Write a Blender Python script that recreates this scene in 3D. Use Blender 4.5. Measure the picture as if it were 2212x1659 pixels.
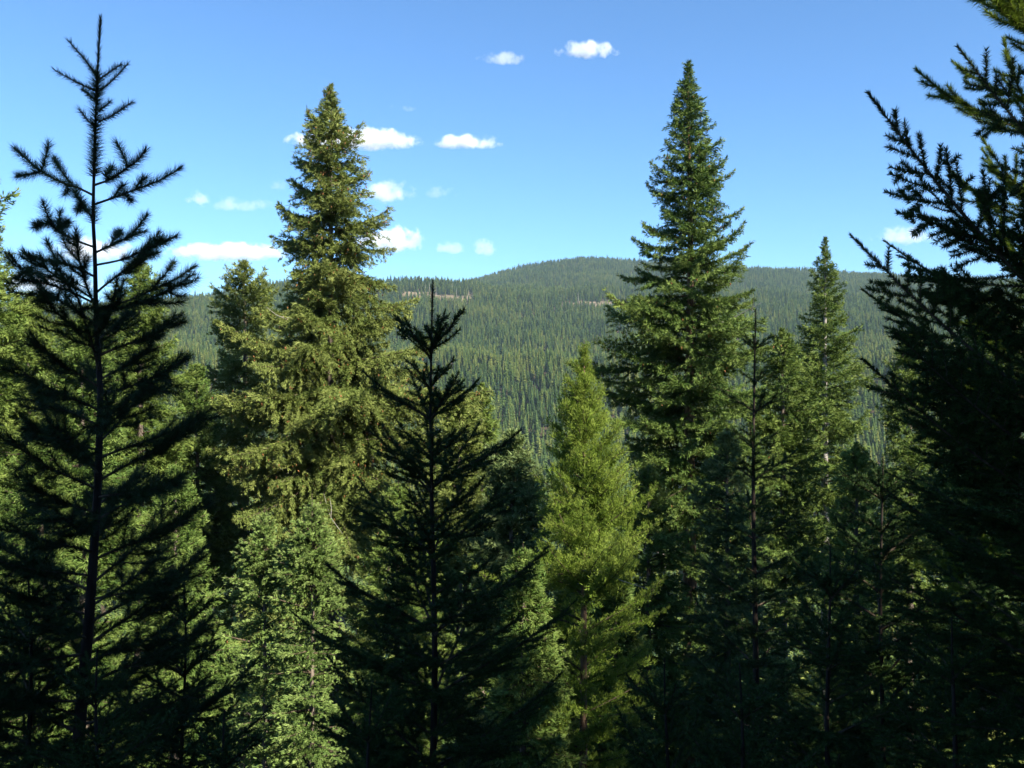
import bpy, math, random
import numpy as np
from mathutils import Matrix, Vector, noise as mnoise

for o in list(bpy.data.objects):
    bpy.data.objects.remove(o)
scene = bpy.context.scene
COL = scene.collection
R = math.radians

# ------------------------------------------------------------------ camera
EYE = 1.6
F = 1996.0                       # focal length in units where the frame is 2212 wide
cam_d = bpy.data.cameras.new('camera')
cam_d.sensor_width = 36.0
cam_d.lens = F / 2212.0 * 36.0
cam_d.clip_start = 0.05
cam_d.clip_end = 60000
cam = bpy.data.objects.new('camera', cam_d)
cam.location = (0, 0, EYE)
cam.rotation_euler = (R(90), 0, 0)
COL.objects.link(cam)
scene.camera = cam

# ------------------------------------------------------------------ light
SUN_EL = 40.0
SUN_AZ = 133.0                   # clockwise from the view direction (+Y): behind the camera, to the right
world = bpy.data.worlds.new('World')
scene.world = world
world.use_nodes = True
wn = world.node_tree.nodes
wl = world.node_tree.links
sky = wn.new('ShaderNodeTexSky')
sky.sky_type = 'NISHITA'
sky.sun_disc = False
sky.sun_elevation = R(SUN_EL)
sky.sun_rotation = R(SUN_AZ)
sky.altitude = 1200
sky.air_density = 1.0
sky.dust_density = 0.0
sky.ozone_density = 8.0
bg = wn['Background']
bg.inputs['Strength'].default_value = 0.081
wb = wn.new('ShaderNodeMix'); wb.data_type = 'RGBA'; wb.blend_type = 'MULTIPLY'; wb.inputs['Factor'].default_value = 1.0
wb.inputs[7].default_value = (.88, 1.05, 1.07, 1)          # the phone's white balance, the same over the whole sky
wl.new(sky.outputs['Color'], wb.inputs[6])
wl.new(wb.outputs[2], bg.inputs['Color'])

sun_d = bpy.data.lights.new('sun', 'SUN')
sun_d.energy = 5.0
sun_d.angle = R(0.55)
sun_d.color = (1.0, 0.93, 0.80)
sun = bpy.data.objects.new('sun', sun_d)
sdir = Vector((math.sin(R(SUN_AZ)) * math.cos(R(SUN_EL)), math.cos(R(SUN_AZ)) * math.cos(R(SUN_EL)), math.sin(R(SUN_EL))))
sun.rotation_euler = sdir.to_track_quat('Z', 'Y').to_euler()
sun.location = (30, -40, 60)
COL.objects.link(sun)

vs = scene.view_settings
vs.view_transform = 'Standard'
vs.look = 'None'
vs.exposure = 1.45
vs.gamma = 1.0
vs.use_curve_mapping = False
scene.cycles.max_bounces = 10
scene.cycles.diffuse_bounces = 3
scene.cycles.glossy_bounces = 2
scene.cycles.transmission_bounces = 3
scene.cycles.volume_bounces = 8
scene.cycles.use_denoising = True

# ------------------------------------------------------------------ helpers
def px(x, y, d):
    """point at depth d that lies in direction (x, y) of the 2212 x 1659 frame"""
    return np.array([(x - 1106.0) / F * d, d, EYE + (829.5 - y) / F * d])

def tag(o, label=None, cat=None, group=None, kind=None):
    if label: o['label'] = label
    if cat: o['category'] = cat
    if group: o['group'] = group
    if kind: o['kind'] = kind
    return o

def empty(name, loc):
    o = bpy.data.objects.new(name, None)
    o.empty_display_size = 0.3
    o.location = loc
    COL.objects.link(o)
    return o

def link_obj(name, me, parent=None, loc=None):
    o = bpy.data.objects.new(name, me)
    COL.objects.link(o)
    if parent is not None: o.parent = parent
    if loc is not None: o.location = loc
    return o

class Geo:
    """collects triangles, a material slot for each and a tint for each vertex"""
    def __init__(s):
        s.v = []; s.t = []; s.m = []; s.a = []; s.n = 0
    def add(s, v, t, m=0, a=0.5):
        v = np.asarray(v, float); t = np.asarray(t, int)
        s.v.append(v); s.t.append(t + s.n)
        s.m.append(np.full(len(t), m, int))
        s.a.append(np.broadcast_to(np.asarray(a, float), (len(v),)).copy())
        s.n += len(v)
    def done(s):
        return (np.concatenate(s.v), np.concatenate(s.t), np.concatenate(s.m), np.concatenate(s.a))
    def mesh(s, name, mats, smooth_slots=()):
        return arrays_mesh(name, *s.done(), mats, smooth_slots)

def arrays_mesh(name, v, t, m, a, mats, smooth_slots=()):
    me = bpy.data.meshes.new(name)
    me.vertices.add(len(v)); me.vertices.foreach_set('co', v.astype(np.float32).ravel())
    me.loops.add(len(t) * 3); me.loops.foreach_set('vertex_index', t.astype(np.int32).ravel())
    me.polygons.add(len(t))
    me.polygons.foreach_set('loop_start', np.arange(0, len(t) * 3, 3, dtype=np.int32))
    me.polygons.foreach_set('loop_total', np.full(len(t), 3, dtype=np.int32))
    me.polygons.foreach_set('material_index', m.astype(np.int32))
    sm = np.isin(m, list(smooth_slots))
    me.polygons.foreach_set('use_smooth', sm)
    at = me.attributes.new('tint', 'FLOAT', 'POINT')
    at.data.foreach_set('value', a.astype(np.float32))
    for mt in mats: me.materials.append(mt)
    me.update()
    return me

def norm(v):
    return v / np.maximum(np.linalg.norm(v, axis=-1, keepdims=True), 1e-9)

def tube(G, path, radii, sides=6, m=0, a=0.5, cap=True):
    P = np.asarray(path, float); n = len(P)
    T = norm(np.gradient(P, axis=0))
    ref = np.array([0.31, 0.17, 0.2]) if abs(T[0][2]) > 0.8 else np.array([0, 0, 1.0])
    U = norm(np.cross(T, ref)); W = np.cross(T, U)
    ang = np.arange(sides) * 2 * np.pi / sides
    ring = (P[:, None] + np.asarray(radii)[:, None, None] * (np.cos(ang)[None, :, None] * U[:, None] + np.sin(ang)[None, :, None] * W[:, None])).reshape(-1, 3)
    i, j = np.meshgrid(np.arange(n - 1), np.arange(sides), indexing='ij')
    p = (i * sides + j).ravel(); q = (i * sides + (j + 1) % sides).ravel()
    tri = np.concatenate([np.stack([p, q, q + sides], 1), np.stack([p, q + sides, p + sides], 1)])
    G.add(ring, tri, m, a)

def resample(path, n):
    P = np.asarray(path, float)
    s = np.concatenate([[0], np.cumsum(np.linalg.norm(np.diff(P, axis=0), axis=1))])
    u = np.linspace(0, s[-1], n)
    return np.stack([np.interp(u, s, P[:, k]) for k in range(3)], 1)

def smooth_path(pts, n):
    """Catmull-Rom through the points"""
    P = np.asarray(pts, float)
    if len(P) == 2: return resample(P, n)
    Q = np.vstack([2 * P[0] - P[1], P, 2 * P[-1] - P[-2]])
    out = []
    for k in range(len(P) - 1):
        p0, p1, p2, p3 = Q[k:k + 4]
        for t in np.linspace(0, 1, 9)[:-1]:
            out.append(.5 * (2 * p1 + (p2 - p0) * t + (2 * p0 - 5 * p1 + 4 * p2 - p3) * t * t + (3 * p1 - p0 - 3 * p2 + p3) * t ** 3))
    out.append(P[-1])
    return resample(out, n)

def needles(G, rng, path, n, L, w, alpha, m=1, t0=0.0, up=0.0, tint=0.5, flat=0.0, grow=0.0, tips=0.0):
    """n single needles standing off a shoot; alpha = angle to the shoot, flat = combed into two rows"""
    if n < 1: return
    P = np.asarray(path, float)
    s = np.concatenate([[0], np.cumsum(np.linalg.norm(np.diff(P, axis=0), axis=1))]); s /= max(s[-1], 1e-9)
    u = t0 + (1 - t0) * rng.random(n) ** (1.0 / (1.0 + grow))
    B = np.stack([np.interp(u, s, P[:, k]) for k in range(3)], 1)
    Tg = norm(np.gradient(P, axis=0))
    T = norm(np.stack([np.interp(u, s, Tg[:, k]) for k in range(3)], 1))
    U = norm(np.cross(T, np.array([0.02, 0.05, 1.0]))); W = np.cross(U, T)
    ph = rng.random(n) * 2 * np.pi
    cx = np.cos(ph); cz = np.sin(ph) * (1 - flat) + up
    side = norm(cx[:, None] * U + cz[:, None] * W)
    al = alpha * (0.7 + 0.6 * rng.random(n)) * np.where(u > 0.93, 0.6, 1.0)
    D = np.cos(al)[:, None] * T + np.sin(al)[:, None] * side
    D = norm(D + 0.10 * rng.normal(size=(n, 3)))
    Ln = L * (0.65 + 0.5 * rng.random(n)) * np.where(u > 0.97, 0.8, 1)
    S = norm(np.cross(D, rng.normal(size=(n, 3))))
    v = np.empty((n, 3, 3))
    v[:, 0] = B + S * (w * .5); v[:, 1] = B - S * (w * .5); v[:, 2] = B + D * Ln[:, None]
    tt = np.clip(tint + tips * (u - 0.6) + 0.16 * rng.normal(size=n), 0, 1)
    G.add(v.reshape(-1, 3), np.arange(n * 3).reshape(n, 3), m, np.repeat(tt, 3))

def spindles(G, rng, B, D, Ln, wd, m=1, tint=0.5):
    """needle-clad shoots seen from afar: three-sided spindles, six triangles each"""
    n = len(B)
    D = norm(D)
    S = norm(np.cross(D, rng.normal(size=(n, 3)))); W = np.cross(D, S)
    v = np.empty((n, 5, 3))
    v[:, 0] = B; v[:, 4] = B + D * Ln[:, None]
    mid = B + D * (Ln * .42)[:, None]
    for k in range(3):
        c, s_ = math.cos(k * 2.0944), math.sin(k * 2.0944)
        v[:, 1 + k] = mid + (wd * .5)[:, None] * (c * S + s_ * W) * (0.7 + 0.6 * rng.random(n))[:, None]
    t = np.array([[0, 2, 1], [0, 3, 2], [0, 1, 3], [4, 1, 2], [4, 2, 3], [4, 3, 1]])
    tri = (np.arange(n)[:, None, None] * 5 + t[None]).reshape(-1, 3)
    G.add(v.reshape(-1, 3), tri, m, np.repeat(np.broadcast_to(tint, (n,)), 5))

def kites(G, rng, B, D, Ln, wd, m=1, tint=0.5, up=0.35):
    """needle sprays: folded kites, two triangles each, facing loosely upwards"""
    n = len(B); D = norm(D)
    ref = rng.normal(size=(n, 3)); ref[:, 2] += up * 3
    S = norm(np.cross(D, ref)); W = np.cross(S, D)
    v = np.empty((n, 4, 3))
    q = rng.uniform(.35, .6, n)[:, None]
    v[:, 0] = B; v[:, 2] = B + D * Ln[:, None]
    mid = B + D * Ln[:, None] * q - W * (wd * .22)[:, None]
    v[:, 1] = mid + S * (wd * .5 * rng.uniform(.7, 1.3, n))[:, None]
    v[:, 3] = mid - S * (wd * .5 * rng.uniform(.7, 1.3, n))[:, None]
    t = (np.arange(n)[:, None, None] * 4 + np.array([[0, 1, 2], [0, 2, 3]])[None]).reshape(-1, 3)
    G.add(v.reshape(-1, 3), t, m, np.repeat(np.broadcast_to(tint, (n,)), 4))

# ------------------------------------------------------------------ materials
def mk(name):
    m = bpy.data.materials.new(name); m.use_nodes = True
    return m, m.node_tree.nodes, m.node_tree.links, m.node_tree.nodes['Principled BSDF']

def foliage(name, dark, mid, tip, rough=0.55, trans=0.0, nscale=1.4, spec=0.12):
    m, N, L, b = mk(name)
    at = N.new('ShaderNodeAttribute'); at.attribute_name = 'tint'
    tc = N.new('ShaderNodeTexCoord')
    nz = N.new('ShaderNodeTexNoise'); nz.inputs['Scale'].default_value = nscale; nz.inputs['Detail'].default_value = 3
    L.new(tc.outputs['Object'], nz.inputs['Vector'])
    oi = N.new('ShaderNodeObjectInfo')
    a1 = N.new('ShaderNodeMath'); a1.operation = 'MULTIPLY_ADD'; a1.inputs[1].default_value = 0.5
    L.new(nz.outputs['Fac'], a1.inputs[0]); 
    a0 = N.new('ShaderNodeMath'); a0.operation = 'MULTIPLY_ADD'; a0.inputs[1].default_value = 0.18; a0.inputs[2].default_value = -0.34
    L.new(oi.outputs['Random'], a0.inputs[0]); L.new(a0.outputs[0], a1.inputs[2])
    a2 = N.new('ShaderNodeMath'); a2.operation = 'ADD'; a2.use_clamp = True
    L.new(a1.outputs[0], a2.inputs[0]); L.new(at.outputs['Fac'], a2.inputs[1])
    cr = N.new('ShaderNodeValToRGB')
    e = cr.color_ramp.elements
    e[0].position = 0.1; e[0].color = (*dark, 1)
    e[1].position = 0.95; e[1].color = (*tip, 1)
    q = e.new(0.5); q.color = (*mid, 1)
    L.new(a2.outputs[0], cr.inputs['Fac'])
    L.new(cr.outputs['Color'], b.inputs['Base Color'])
    b.inputs['Roughness'].default_value = rough
    b.inputs['Specular IOR Level'].default_value = spec
    if trans > 0:
        tr = N.new('ShaderNodeBsdfTranslucent'); L.new(cr.outputs['Color'], tr.inputs['Color'])
        mx = N.new('ShaderNodeMixShader'); mx.inputs[0].default_value = trans
        L.new(b.outputs[0], mx.inputs[1]); L.new(tr.outputs[0], mx.inputs[2])
        L.new(mx.outputs[0], N['Material Output'].inputs['Surface'])
    return m

def bark(name, c0, c1, scale=18.0, stretch=0.25):
    m, N, L, b = mk(name)
    tc = N.new('ShaderNodeTexCoord'); mp = N.new('ShaderNodeMapping')
    mp.inputs['Scale'].default_value = (1, 1, stretch)
    L.new(tc.outputs['Object'], mp.inputs['Vector'])
    nz = N.new('ShaderNodeTexNoise'); nz.inputs['Scale'].default_value = scale; nz.inputs['Detail'].default_value = 5
    L.new(mp.outputs['Vector'], nz.inputs['Vector'])
    cr = N.new('ShaderNodeValToRGB'); e = cr.color_ramp.elements
    e[0].position = .35; e[0].color = (*c0, 1); e[1].position = .68; e[1].color = (*c1, 1)
    L.new(nz.outputs['Fac'], cr.inputs['Fac']); L.new(cr.outputs['Color'], b.inputs['Base Color'])
    bp = N.new('ShaderNodeBump'); bp.inputs['Strength'].default_value = .6; bp.inputs['Distance'].default_value = .02
    L.new(nz.outputs['Fac'], bp.inputs['Height']); L.new(bp.outputs['Normal'], b.inputs['Normal'])
    b.inputs['Roughness'].default_value = .9; b.inputs['Specular IOR Level'].default_value = .15
    return m

M_bark_dark = bark('dark_young_bark', (.020, .015, .012), (.050, .038, .030))
M_bark_grey = bark('grey_brown_bark', (.09, .070, .055), (.26, .21, .17))
M_bark_pine = bark('orange_brown_bark', (.10, .062, .040), (.30, .20, .13))
M_dead = bark('bleached_dead_wood', (.20, .18, .16), (.42, .39, .35))
M_twig = bark('twig_bark', (.05, .037, .026), (.12, .09, .06), 40)
M_pine_dark = foliage('shaded_pine_needles', (.018, .034, .011), (.034, .064, .020), (.055, .092, .028), nscale=2.5)  # needle colour lowered to deepen the shade on the near pine
M_fir_dark = foliage('shade_dark_fir_needles', (.018, .036, .009), (.036, .068, .016), (.060, .100, .024), nscale=3)  # dark green needles, lowered further to deepen the shade
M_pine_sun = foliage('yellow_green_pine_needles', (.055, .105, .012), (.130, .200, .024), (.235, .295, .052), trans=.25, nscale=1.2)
M_pine_near = foliage('sunlit_tint_pine_needles', (.065, .110, .012), (.150, .210, .024), (.260, .310, .050), trans=.35, nscale=1.2)  # brighter copy of the yellow green needles, sunlit look put into the colour
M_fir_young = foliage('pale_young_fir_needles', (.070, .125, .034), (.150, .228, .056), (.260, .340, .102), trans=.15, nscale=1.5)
M_spruce_olive = foliage('olive_spruce_needles', (.048, .078, .016), (.112, .150, .032), (.210, .240, .064), nscale=.8)
M_spruce_green = foliage('deep_green_spruce_needles', (.032, .066, .014), (.076, .132, .026), (.165, .222, .052), nscale=.8)
M_fir_green = foliage('mid_green_fir_needles', (.038, .076, .016), (.094, .148, .028), (.185, .240, .054), nscale=.7)
M_fir_blue = foliage('grey_green_fir_needles', (.038, .070, .024), (.092, .138, .044), (.180, .225, .080), nscale=.7)
M_cone = foliage('brown_cones', (.10, .045, .018), (.19, .085, .030), (.30, .15, .06), nscale=2)
def hill_material():
    m, N, L, b = mk('far_conifer_needles')
    at = N.new('ShaderNodeAttribute'); at.attribute_name = 'tint'
    gm = N.new('ShaderNodeNewGeometry'); oi = N.new('ShaderNodeObjectInfo')
    nz = N.new('ShaderNodeTexNoise'); nz.inputs['Scale'].default_value = .007; nz.inputs['Detail'].default_value = 4
    L.new(gm.outputs['Position'], nz.inputs['Vector'])
    def mad(x, k, add):
        q = N.new('ShaderNodeMath'); q.operation = 'MULTIPLY_ADD'; q.inputs[1].default_value = k
        L.new(x, q.inputs[0])
        if hasattr(add, 'links'): L.new(add, q.inputs[2])
        else: q.inputs[2].default_value = add
        return q.outputs[0]
    v = mad(nz.outputs['Fac'], 1.1, mad(oi.outputs['Random'], .80, mad(at.outputs['Fac'], .35, -.62)))
    cr = N.new('ShaderNodeValToRGB'); e = cr.color_ramp.elements
    e[0].position = .12; e[0].color = (.058, .105, .034, 1)
    e[1].position = .92; e[1].color = (.235, .255, .062, 1)
    q = e.new(.5); q.color = (.125, .190, .044, 1)
    L.new(v, cr.inputs['Fac']); L.new(cr.outputs['Color'], b.inputs['Base Color'])
    b.inputs['Roughness'].default_value = .7; b.inputs['Specular IOR Level'].default_value = .15
    return m
M_hill = hill_material()
M_cover = foliage('undergrowth_leaves', (.02, .04, .012), (.045, .08, .02), (.09, .14, .03), trans=.2, nscale=.6)

def ground_material():
    m, N, L, b = mk('forest_floor')
    tc = N.new('ShaderNodeTexCoord')
    n1 = N.new('ShaderNodeTexNoise'); n1.inputs['Scale'].default_value = .012; n1.inputs['Detail'].default_value = 8
    n2 = N.new('ShaderNodeTexNoise'); n2.inputs['Scale'].default_value = 1.7; n2.inputs['Detail'].default_value = 8
    L.new(tc.outputs['Object'], n1.inputs['Vector']); L.new(tc.outputs['Object'], n2.inputs['Vector'])
    c1 = N.new('ShaderNodeValToRGB'); e = c1.color_ramp.elements
    e[0].position = .38; e[0].color = (.10, .075, .045, 1); e[1].position = .62; e[1].color = (.20, .155, .10, 1)
    L.new(n1.outputs['Fac'], c1.inputs['Fac'])
    c2 = N.new('ShaderNodeValToRGB'); e = c2.color_ramp.elements
    e[0].position = .4; e[0].color = (.035, .026, .016, 1); e[1].position = .65; e[1].color = (.10, .075, .045, 1)
    L.new(n2.outputs['Fac'], c2.inputs['Fac'])
    # dry grass of the far clearings against needle litter of the near slope
    mr = N.new('ShaderNodeAttribute'); mr.attribute_name = 'tint'
    mx = N.new('ShaderNodeMix'); mx.data_type = 'RGBA'
    L.new(mr.outputs['Fac'], mx.inputs['Factor']); L.new(c2.outputs['Color'], mx.inputs[6]); L.new(c1.outputs['Color'], mx.inputs[7])
    L.new(mx.outputs[2], b.inputs['Base Color'])
    bp = N.new('ShaderNodeBump'); bp.inputs['Distance'].default_value = .05; L.new(n2.outputs['Fac'], bp.inputs['Height'])
    L.new(bp.outputs['Normal'], b.inputs['Normal'])
    b.inputs['Roughness'].default_value = .95; b.inputs['Specular IOR Level'].default_value = .1
    return m
M_ground = ground_material()

# ------------------------------------------------------------------ terrain
NEAR_X = [-600, 0, 300, 380, 460, 560, 750, 890, 1000, 1100, 1240, 1500, 1800, 2212, 2800]
NEAR_Y = [650, 640, 638, 632, 620, 601, 591, 588, 597, 604, 610, 612, 622, 645, 660]
FAR_X = [-600, 700, 900, 1010, 1080, 1150, 1230, 1290, 1350, 1480, 1620, 1750, 1850, 2040, 2212, 2800]
FAR_Y = [720, 690, 642, 603, 580, 563, 552, 549, 553, 560, 569, 577, 581, 591, 600, 640]
D_K = np.array([60., 150., 330., 620., 900., 990., 1120., 1750., 1850., 2600., 3300.])

def smooth(a, b, x):
    t = np.clip((x - a) / (b - a), 0, 1)
    return t * t * (3 - 2 * t)

def ground(x, y):
    x = np.asarray(x, float); y = np.asarray(y, float)
    r = np.hypot(x, y)
    yy = np.maximum(y - 0.9, 0)
    near = -0.46 * (np.sqrt(yy * yy + .6) - .775) - 0.0 * x
    back = np.maximum(-y - 1.0, 0)
    near = near + 0.30 * (np.sqrt(back * back + 1) - 1) * np.exp(-back / 160)
    near = near + 0.10 * np.sin(x * .8 + 1.3) * np.cos(y * .6) + .25 * np.sin(x * .21) * np.sin(y * .17 + 1)
    az = np.arctan2(x, np.maximum(y, 1e-3))
    xp = 1106 + F * np.tan(np.clip(az, -.75, .75))
    c = np.cos(np.clip(az, -.75, .75))
    def el(yp, d, hgt):      # ground height so that tree tops reach picture line yp
        return EYE + (829.5 - yp) / F * d * c - hgt
    nx = np.interp(xp, NEAR_X, NEAR_Y); fx = np.interp(xp, FAR_X, FAR_Y)
    bench = 752 + 7 * np.sin(xp * .011 + .6) + 4 * np.sin(xp * .031)
    z = [np.full_like(r, -27.), np.full_like(r, -66.), np.full_like(r, -112.), el(985 + 0 * xp, 620, 18), el(bench, 900, 17),
         el(bench + 3, 990, 19), el(bench - 18, 1120, 20), el(nx, 1750, 21), el(nx, 1750, 21) - 12, el(fx, 2600, 18), el(fx, 2600, 18) - 90]
    z = np.stack(z)
    k = np.clip(np.searchsorted(D_K, r) - 1, 0, len(D_K) - 2)
    t = np.clip((r - D_K[k]) / (D_K[k + 1] - D_K[k]), 0, 1)
    ss = np.where(k >= 3, t, t * t * (3 - 2 * t))
    idx = np.indices(r.shape)
    far = z[(k,) + tuple(idx)] * (1 - ss) + z[(k + 1,) + tuple(idx)] * ss
    far = far + 3.5 * np.sin(x * .021 + 1) * np.sin(y * .017) * smooth(500, 900, r) + 2 * np.sin(x * .05) * np.cos(y * .043) * smooth(500, 900, r)
    front = smooth(-.15, .35, y / np.maximum(r, 1e-6))
    far = far * front + (1 - front) * 10
    b = smooth(45, 130, r)
    return near * (1 - b) + far * b

def gz(x, y):
    return float(ground(np.array([float(x)]), np.array([float(y)]))[0])

def in_clearing(x, y, pad=0.0):
    r = np.hypot(x, y); xp = 1106 + F * x / np.maximum(y, 1)
    j = 18 * np.sin(xp * .05) + 10 * np.sin(xp * .13 + 1)
    c1 = (xp > 868) & (xp < 1025) & (r > 1528 + j - pad) & (r < 1640 + j * .5 + pad)
    c2 = (xp > 1215) & (xp < 1460) & (r > 1550 + j - (xp - 1215) * .1 - pad) & (r < 1640 + j * .5 + pad)
    return c1 | c2

def build_ground():
    aa = np.concatenate([np.linspace(-0.75, 0.75, 180), np.linspace(0.75, 2 * np.pi - .75, 60)[1:-1]])
    rr = np.concatenate([np.linspace(.6, 14, 28), np.geomspace(15, 600, 50), np.linspace(625, 3300, 84)])
    na, nr = len(aa), len(rr)
    A, Rr = np.meshgrid(aa, rr, indexing='ij')
    X = np.sin(A) * Rr; Y = np.cos(A) * Rr
    Z = ground(X, Y)
    v = np.concatenate([np.stack([X, Y, Z], -1).reshape(-1, 3), [[0, 0, gz(0, 0)]]])
    i, j = np.meshgrid(np.arange(na), np.arange(nr - 1), indexing='ij')
    p = (i * nr + j).ravel(); q = (((i + 1) % na) * nr + j).ravel()
    t = np.concatenate([np.stack([p, p + 1, q + 1], 1), np.stack([p, q + 1, q], 1)])
    c = np.arange(na)
    t = np.concatenate([t, np.stack([np.full(na, na * nr), c * nr, ((c + 1) % na) * nr], 1)])
    me = arrays_mesh('terrain', v, t, np.zeros(len(t), int), in_clearing(v[:, 0], v[:, 1], 15) * .9, [M_ground], (0,))
    o = link_obj('terrain', me)
    tag(o, kind='structure', label='forested slope falling to a valley and rising to a long hill')
build_ground()

# ------------------------------------------------------------------ far forest
def hill_tree(seed, H=18.0):
    rng = np.random.default_rng(seed)
    G = Geo()
    tube(G, [[0, 0, -1], [0, 0, H * .5], [0, 0, H * .97]], [.2, .13, .02], 4, 0, .5)
    Wd = rng.uniform(.15, .20) * H
    n = 130
    u = np.linspace(.03, 1, n) ** .85
    h = H * (1 - u * .88)
    rad = Wd * (u ** .62) * (0.65 + .55 * rng.random(n)) * np.where(u > .85, .8, 1) + .12
    a = np.arange(n) * 2.39996 + rng.random(n) * .8
    d = np.stack([np.cos(a), np.sin(a)], 1); s = np.stack([-d[:, 1], d[:, 0]], 1)
    w = rad * (.30 + .22 * rng.random(n)) + .10
    dz = -rad * (.45 - .35 * (1 - u)) + .25
    v = np.zeros((n, 4, 3))
    v[:, 0, 2] = h + .5
    v[:, 1, :2] = d * (rad * .6)[:, None] + s * w[:, None]; v[:, 1, 2] = h + dz * .55 - .25
    v[:, 2, :2] = d * (rad * .6)[:, None] - s * w[:, None]; v[:, 2, 2] = h + dz * .55 - .25
    v[:, 3, :2] = d * rad[:, None]; v[:, 3, 2] = h + dz
    t = (np.arange(n)[:, None, None] * 4 + np.array([[0, 1, 2], [1, 3, 2]])[None]).reshape(-1, 3)
    G.add(v.reshape(-1, 3), t, 1, np.repeat(rng.uniform(.3, .7, n), 4))
    return G.mesh('hill_conifer', [M_bark_grey, M_hill])

HILL = [hill_tree(100 + k) for k in range(6)]
rng = np.random.default_rng(7)

def scatter():
    out = []
    for (r0, r1, sp) in ((62, 330, 5.0), (330, 1180, 4.6), (1180, 1950, 5.2), (1950, 2720, 6.0)):
        n = int(0.5 * 1.24 * (r1 ** 2 - r0 ** 2) / sp ** 2)
        r = np.sqrt(rng.uniform(r0 ** 2, r1 ** 2, n)); a = rng.uniform(-.62, .62, n)
        out.append(np.stack([np.sin(a) * r, np.cos(a) * r], 1))
    P = np.concatenate(out)
    P = P[~(in_clearing(P[:, 0], P[:, 1]) & (rng.random(len(P)) > .12))]
    return P
P = scatter()
PZ = ground(P[:, 0], P[:, 1])
S = rng.uniform(.42, .95, len(P)) * np.where(rng.random(len(P)) < .08, 1.25, 1)
ROT = rng.uniform(0, 6.283, len(P))
VAR = rng.integers(0, 6, len(P))
Rg = np.hypot(P[:, 0], P[:, 1]); XP = 1106 + F * P[:, 0] / P[:, 1]
YTOP = 829.5 - (PZ + 18 * S - EYE) / P[:, 1] * F
cand = np.where((Rg > 560) & (Rg < 900) & (XP > 930) & (XP < 1330) & (YTOP < 1010))[0]
near_ids = cand[np.argsort(Rg[cand])][:300]
for i in near_ids:
    o = link_obj('hill_conifer', HILL[VAR[i]], None, (P[i, 0], P[i, 1], PZ[i]))
    o.rotation_euler = (0, 0, ROT[i]); o.scale = (S[i] * 1.05, S[i] * 1.05, S[i])
    tag(o, 'distant green conifer in the dense stand on the lower slope of the hill', 'tree', 'conifers on the lower hill slope')
rest = np.setdiff1d(np.arange(len(P)), near_ids)

def forest_stuff():
    me = bpy.data.meshes.new('forest_points')
    V = np.concatenate([P[rest], PZ[rest][:, None]], 1)
    me.vertices.add(len(V)); me.vertices.foreach_set('co', V.astype(np.float32).ravel())
    for nm, arr, ty in (('sc', S[rest], 'FLOAT'), ('rt', ROT[rest], 'FLOAT'), ('vr', VAR[rest], 'INT')):
        at = me.attributes.new(nm, ty, 'POINT'); at.data.foreach_set('value', arr.astype(np.int32 if ty == 'INT' else np.float32))
    me.update()
    o = link_obj('hillside_forest', me)
    ng = bpy.data.node_groups.new('forest', 'GeometryNodeTree')
    ng.interface.new_socket('Geometry', in_out='INPUT', socket_type='NodeSocketGeometry')
    ng.interface.new_socket('Geometry', in_out='OUTPUT', socket_type='NodeSocketGeometry')
    N = ng.nodes; L = ng.links
    gi = N.new('NodeGroupInput'); go = N.new('NodeGroupOutput'); jn = N.new('GeometryNodeJoinGeometry')
    def attr(nm, ty):
        a = N.new('GeometryNodeInputNamedAttribute'); a.data_type = ty; a.inputs['Name'].default_value = nm
        return a.outputs['Attribute']
    sc, rt, vr = attr('sc', 'FLOAT'), attr('rt', 'FLOAT'), attr('vr', 'INT')
    cx = N.new('ShaderNodeCombineXYZ'); L.new(rt, cx.inputs['Z'])
    protos = {}
    for i in near_ids:
        protos.setdefault(int(VAR[i]), None)
    for k in range(6):
        po = next(ob for ob in COL.objects if ob.type == 'MESH' and ob.data == HILL[k])
        cmp_ = N.new('FunctionNodeCompare'); cmp_.data_type = 'INT'; cmp_.operation = 'EQUAL'
        L.new(vr, cmp_.inputs[2]); cmp_.inputs[3].default_value = k
        ob = N.new('GeometryNodeObjectInfo'); ob.inputs['Object'].default_value = po; ob.inputs['As Instance'].default_value = True
        ip = N.new('GeometryNodeInstanceOnPoints')
        L.new(gi.outputs[0], ip.inputs['Points']); L.new(cmp_.outputs['Result'], ip.inputs['Selection'])
        L.new(ob.outputs['Geometry'], ip.inputs['Instance']); L.new(cx.outputs[0], ip.inputs['Rotation']); L.new(sc, ip.inputs['Scale'])
        L.new(ip.outputs[0], jn.inputs[0])
    L.new(jn.outputs[0], go.inputs[0])
    md = o.modifiers.new('forest', 'NODES'); md.node_group = ng
    tag(o, 'dense conifer forest covering the valley and the hills behind', 'forest', kind='stuff')
forest_stuff()

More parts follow.
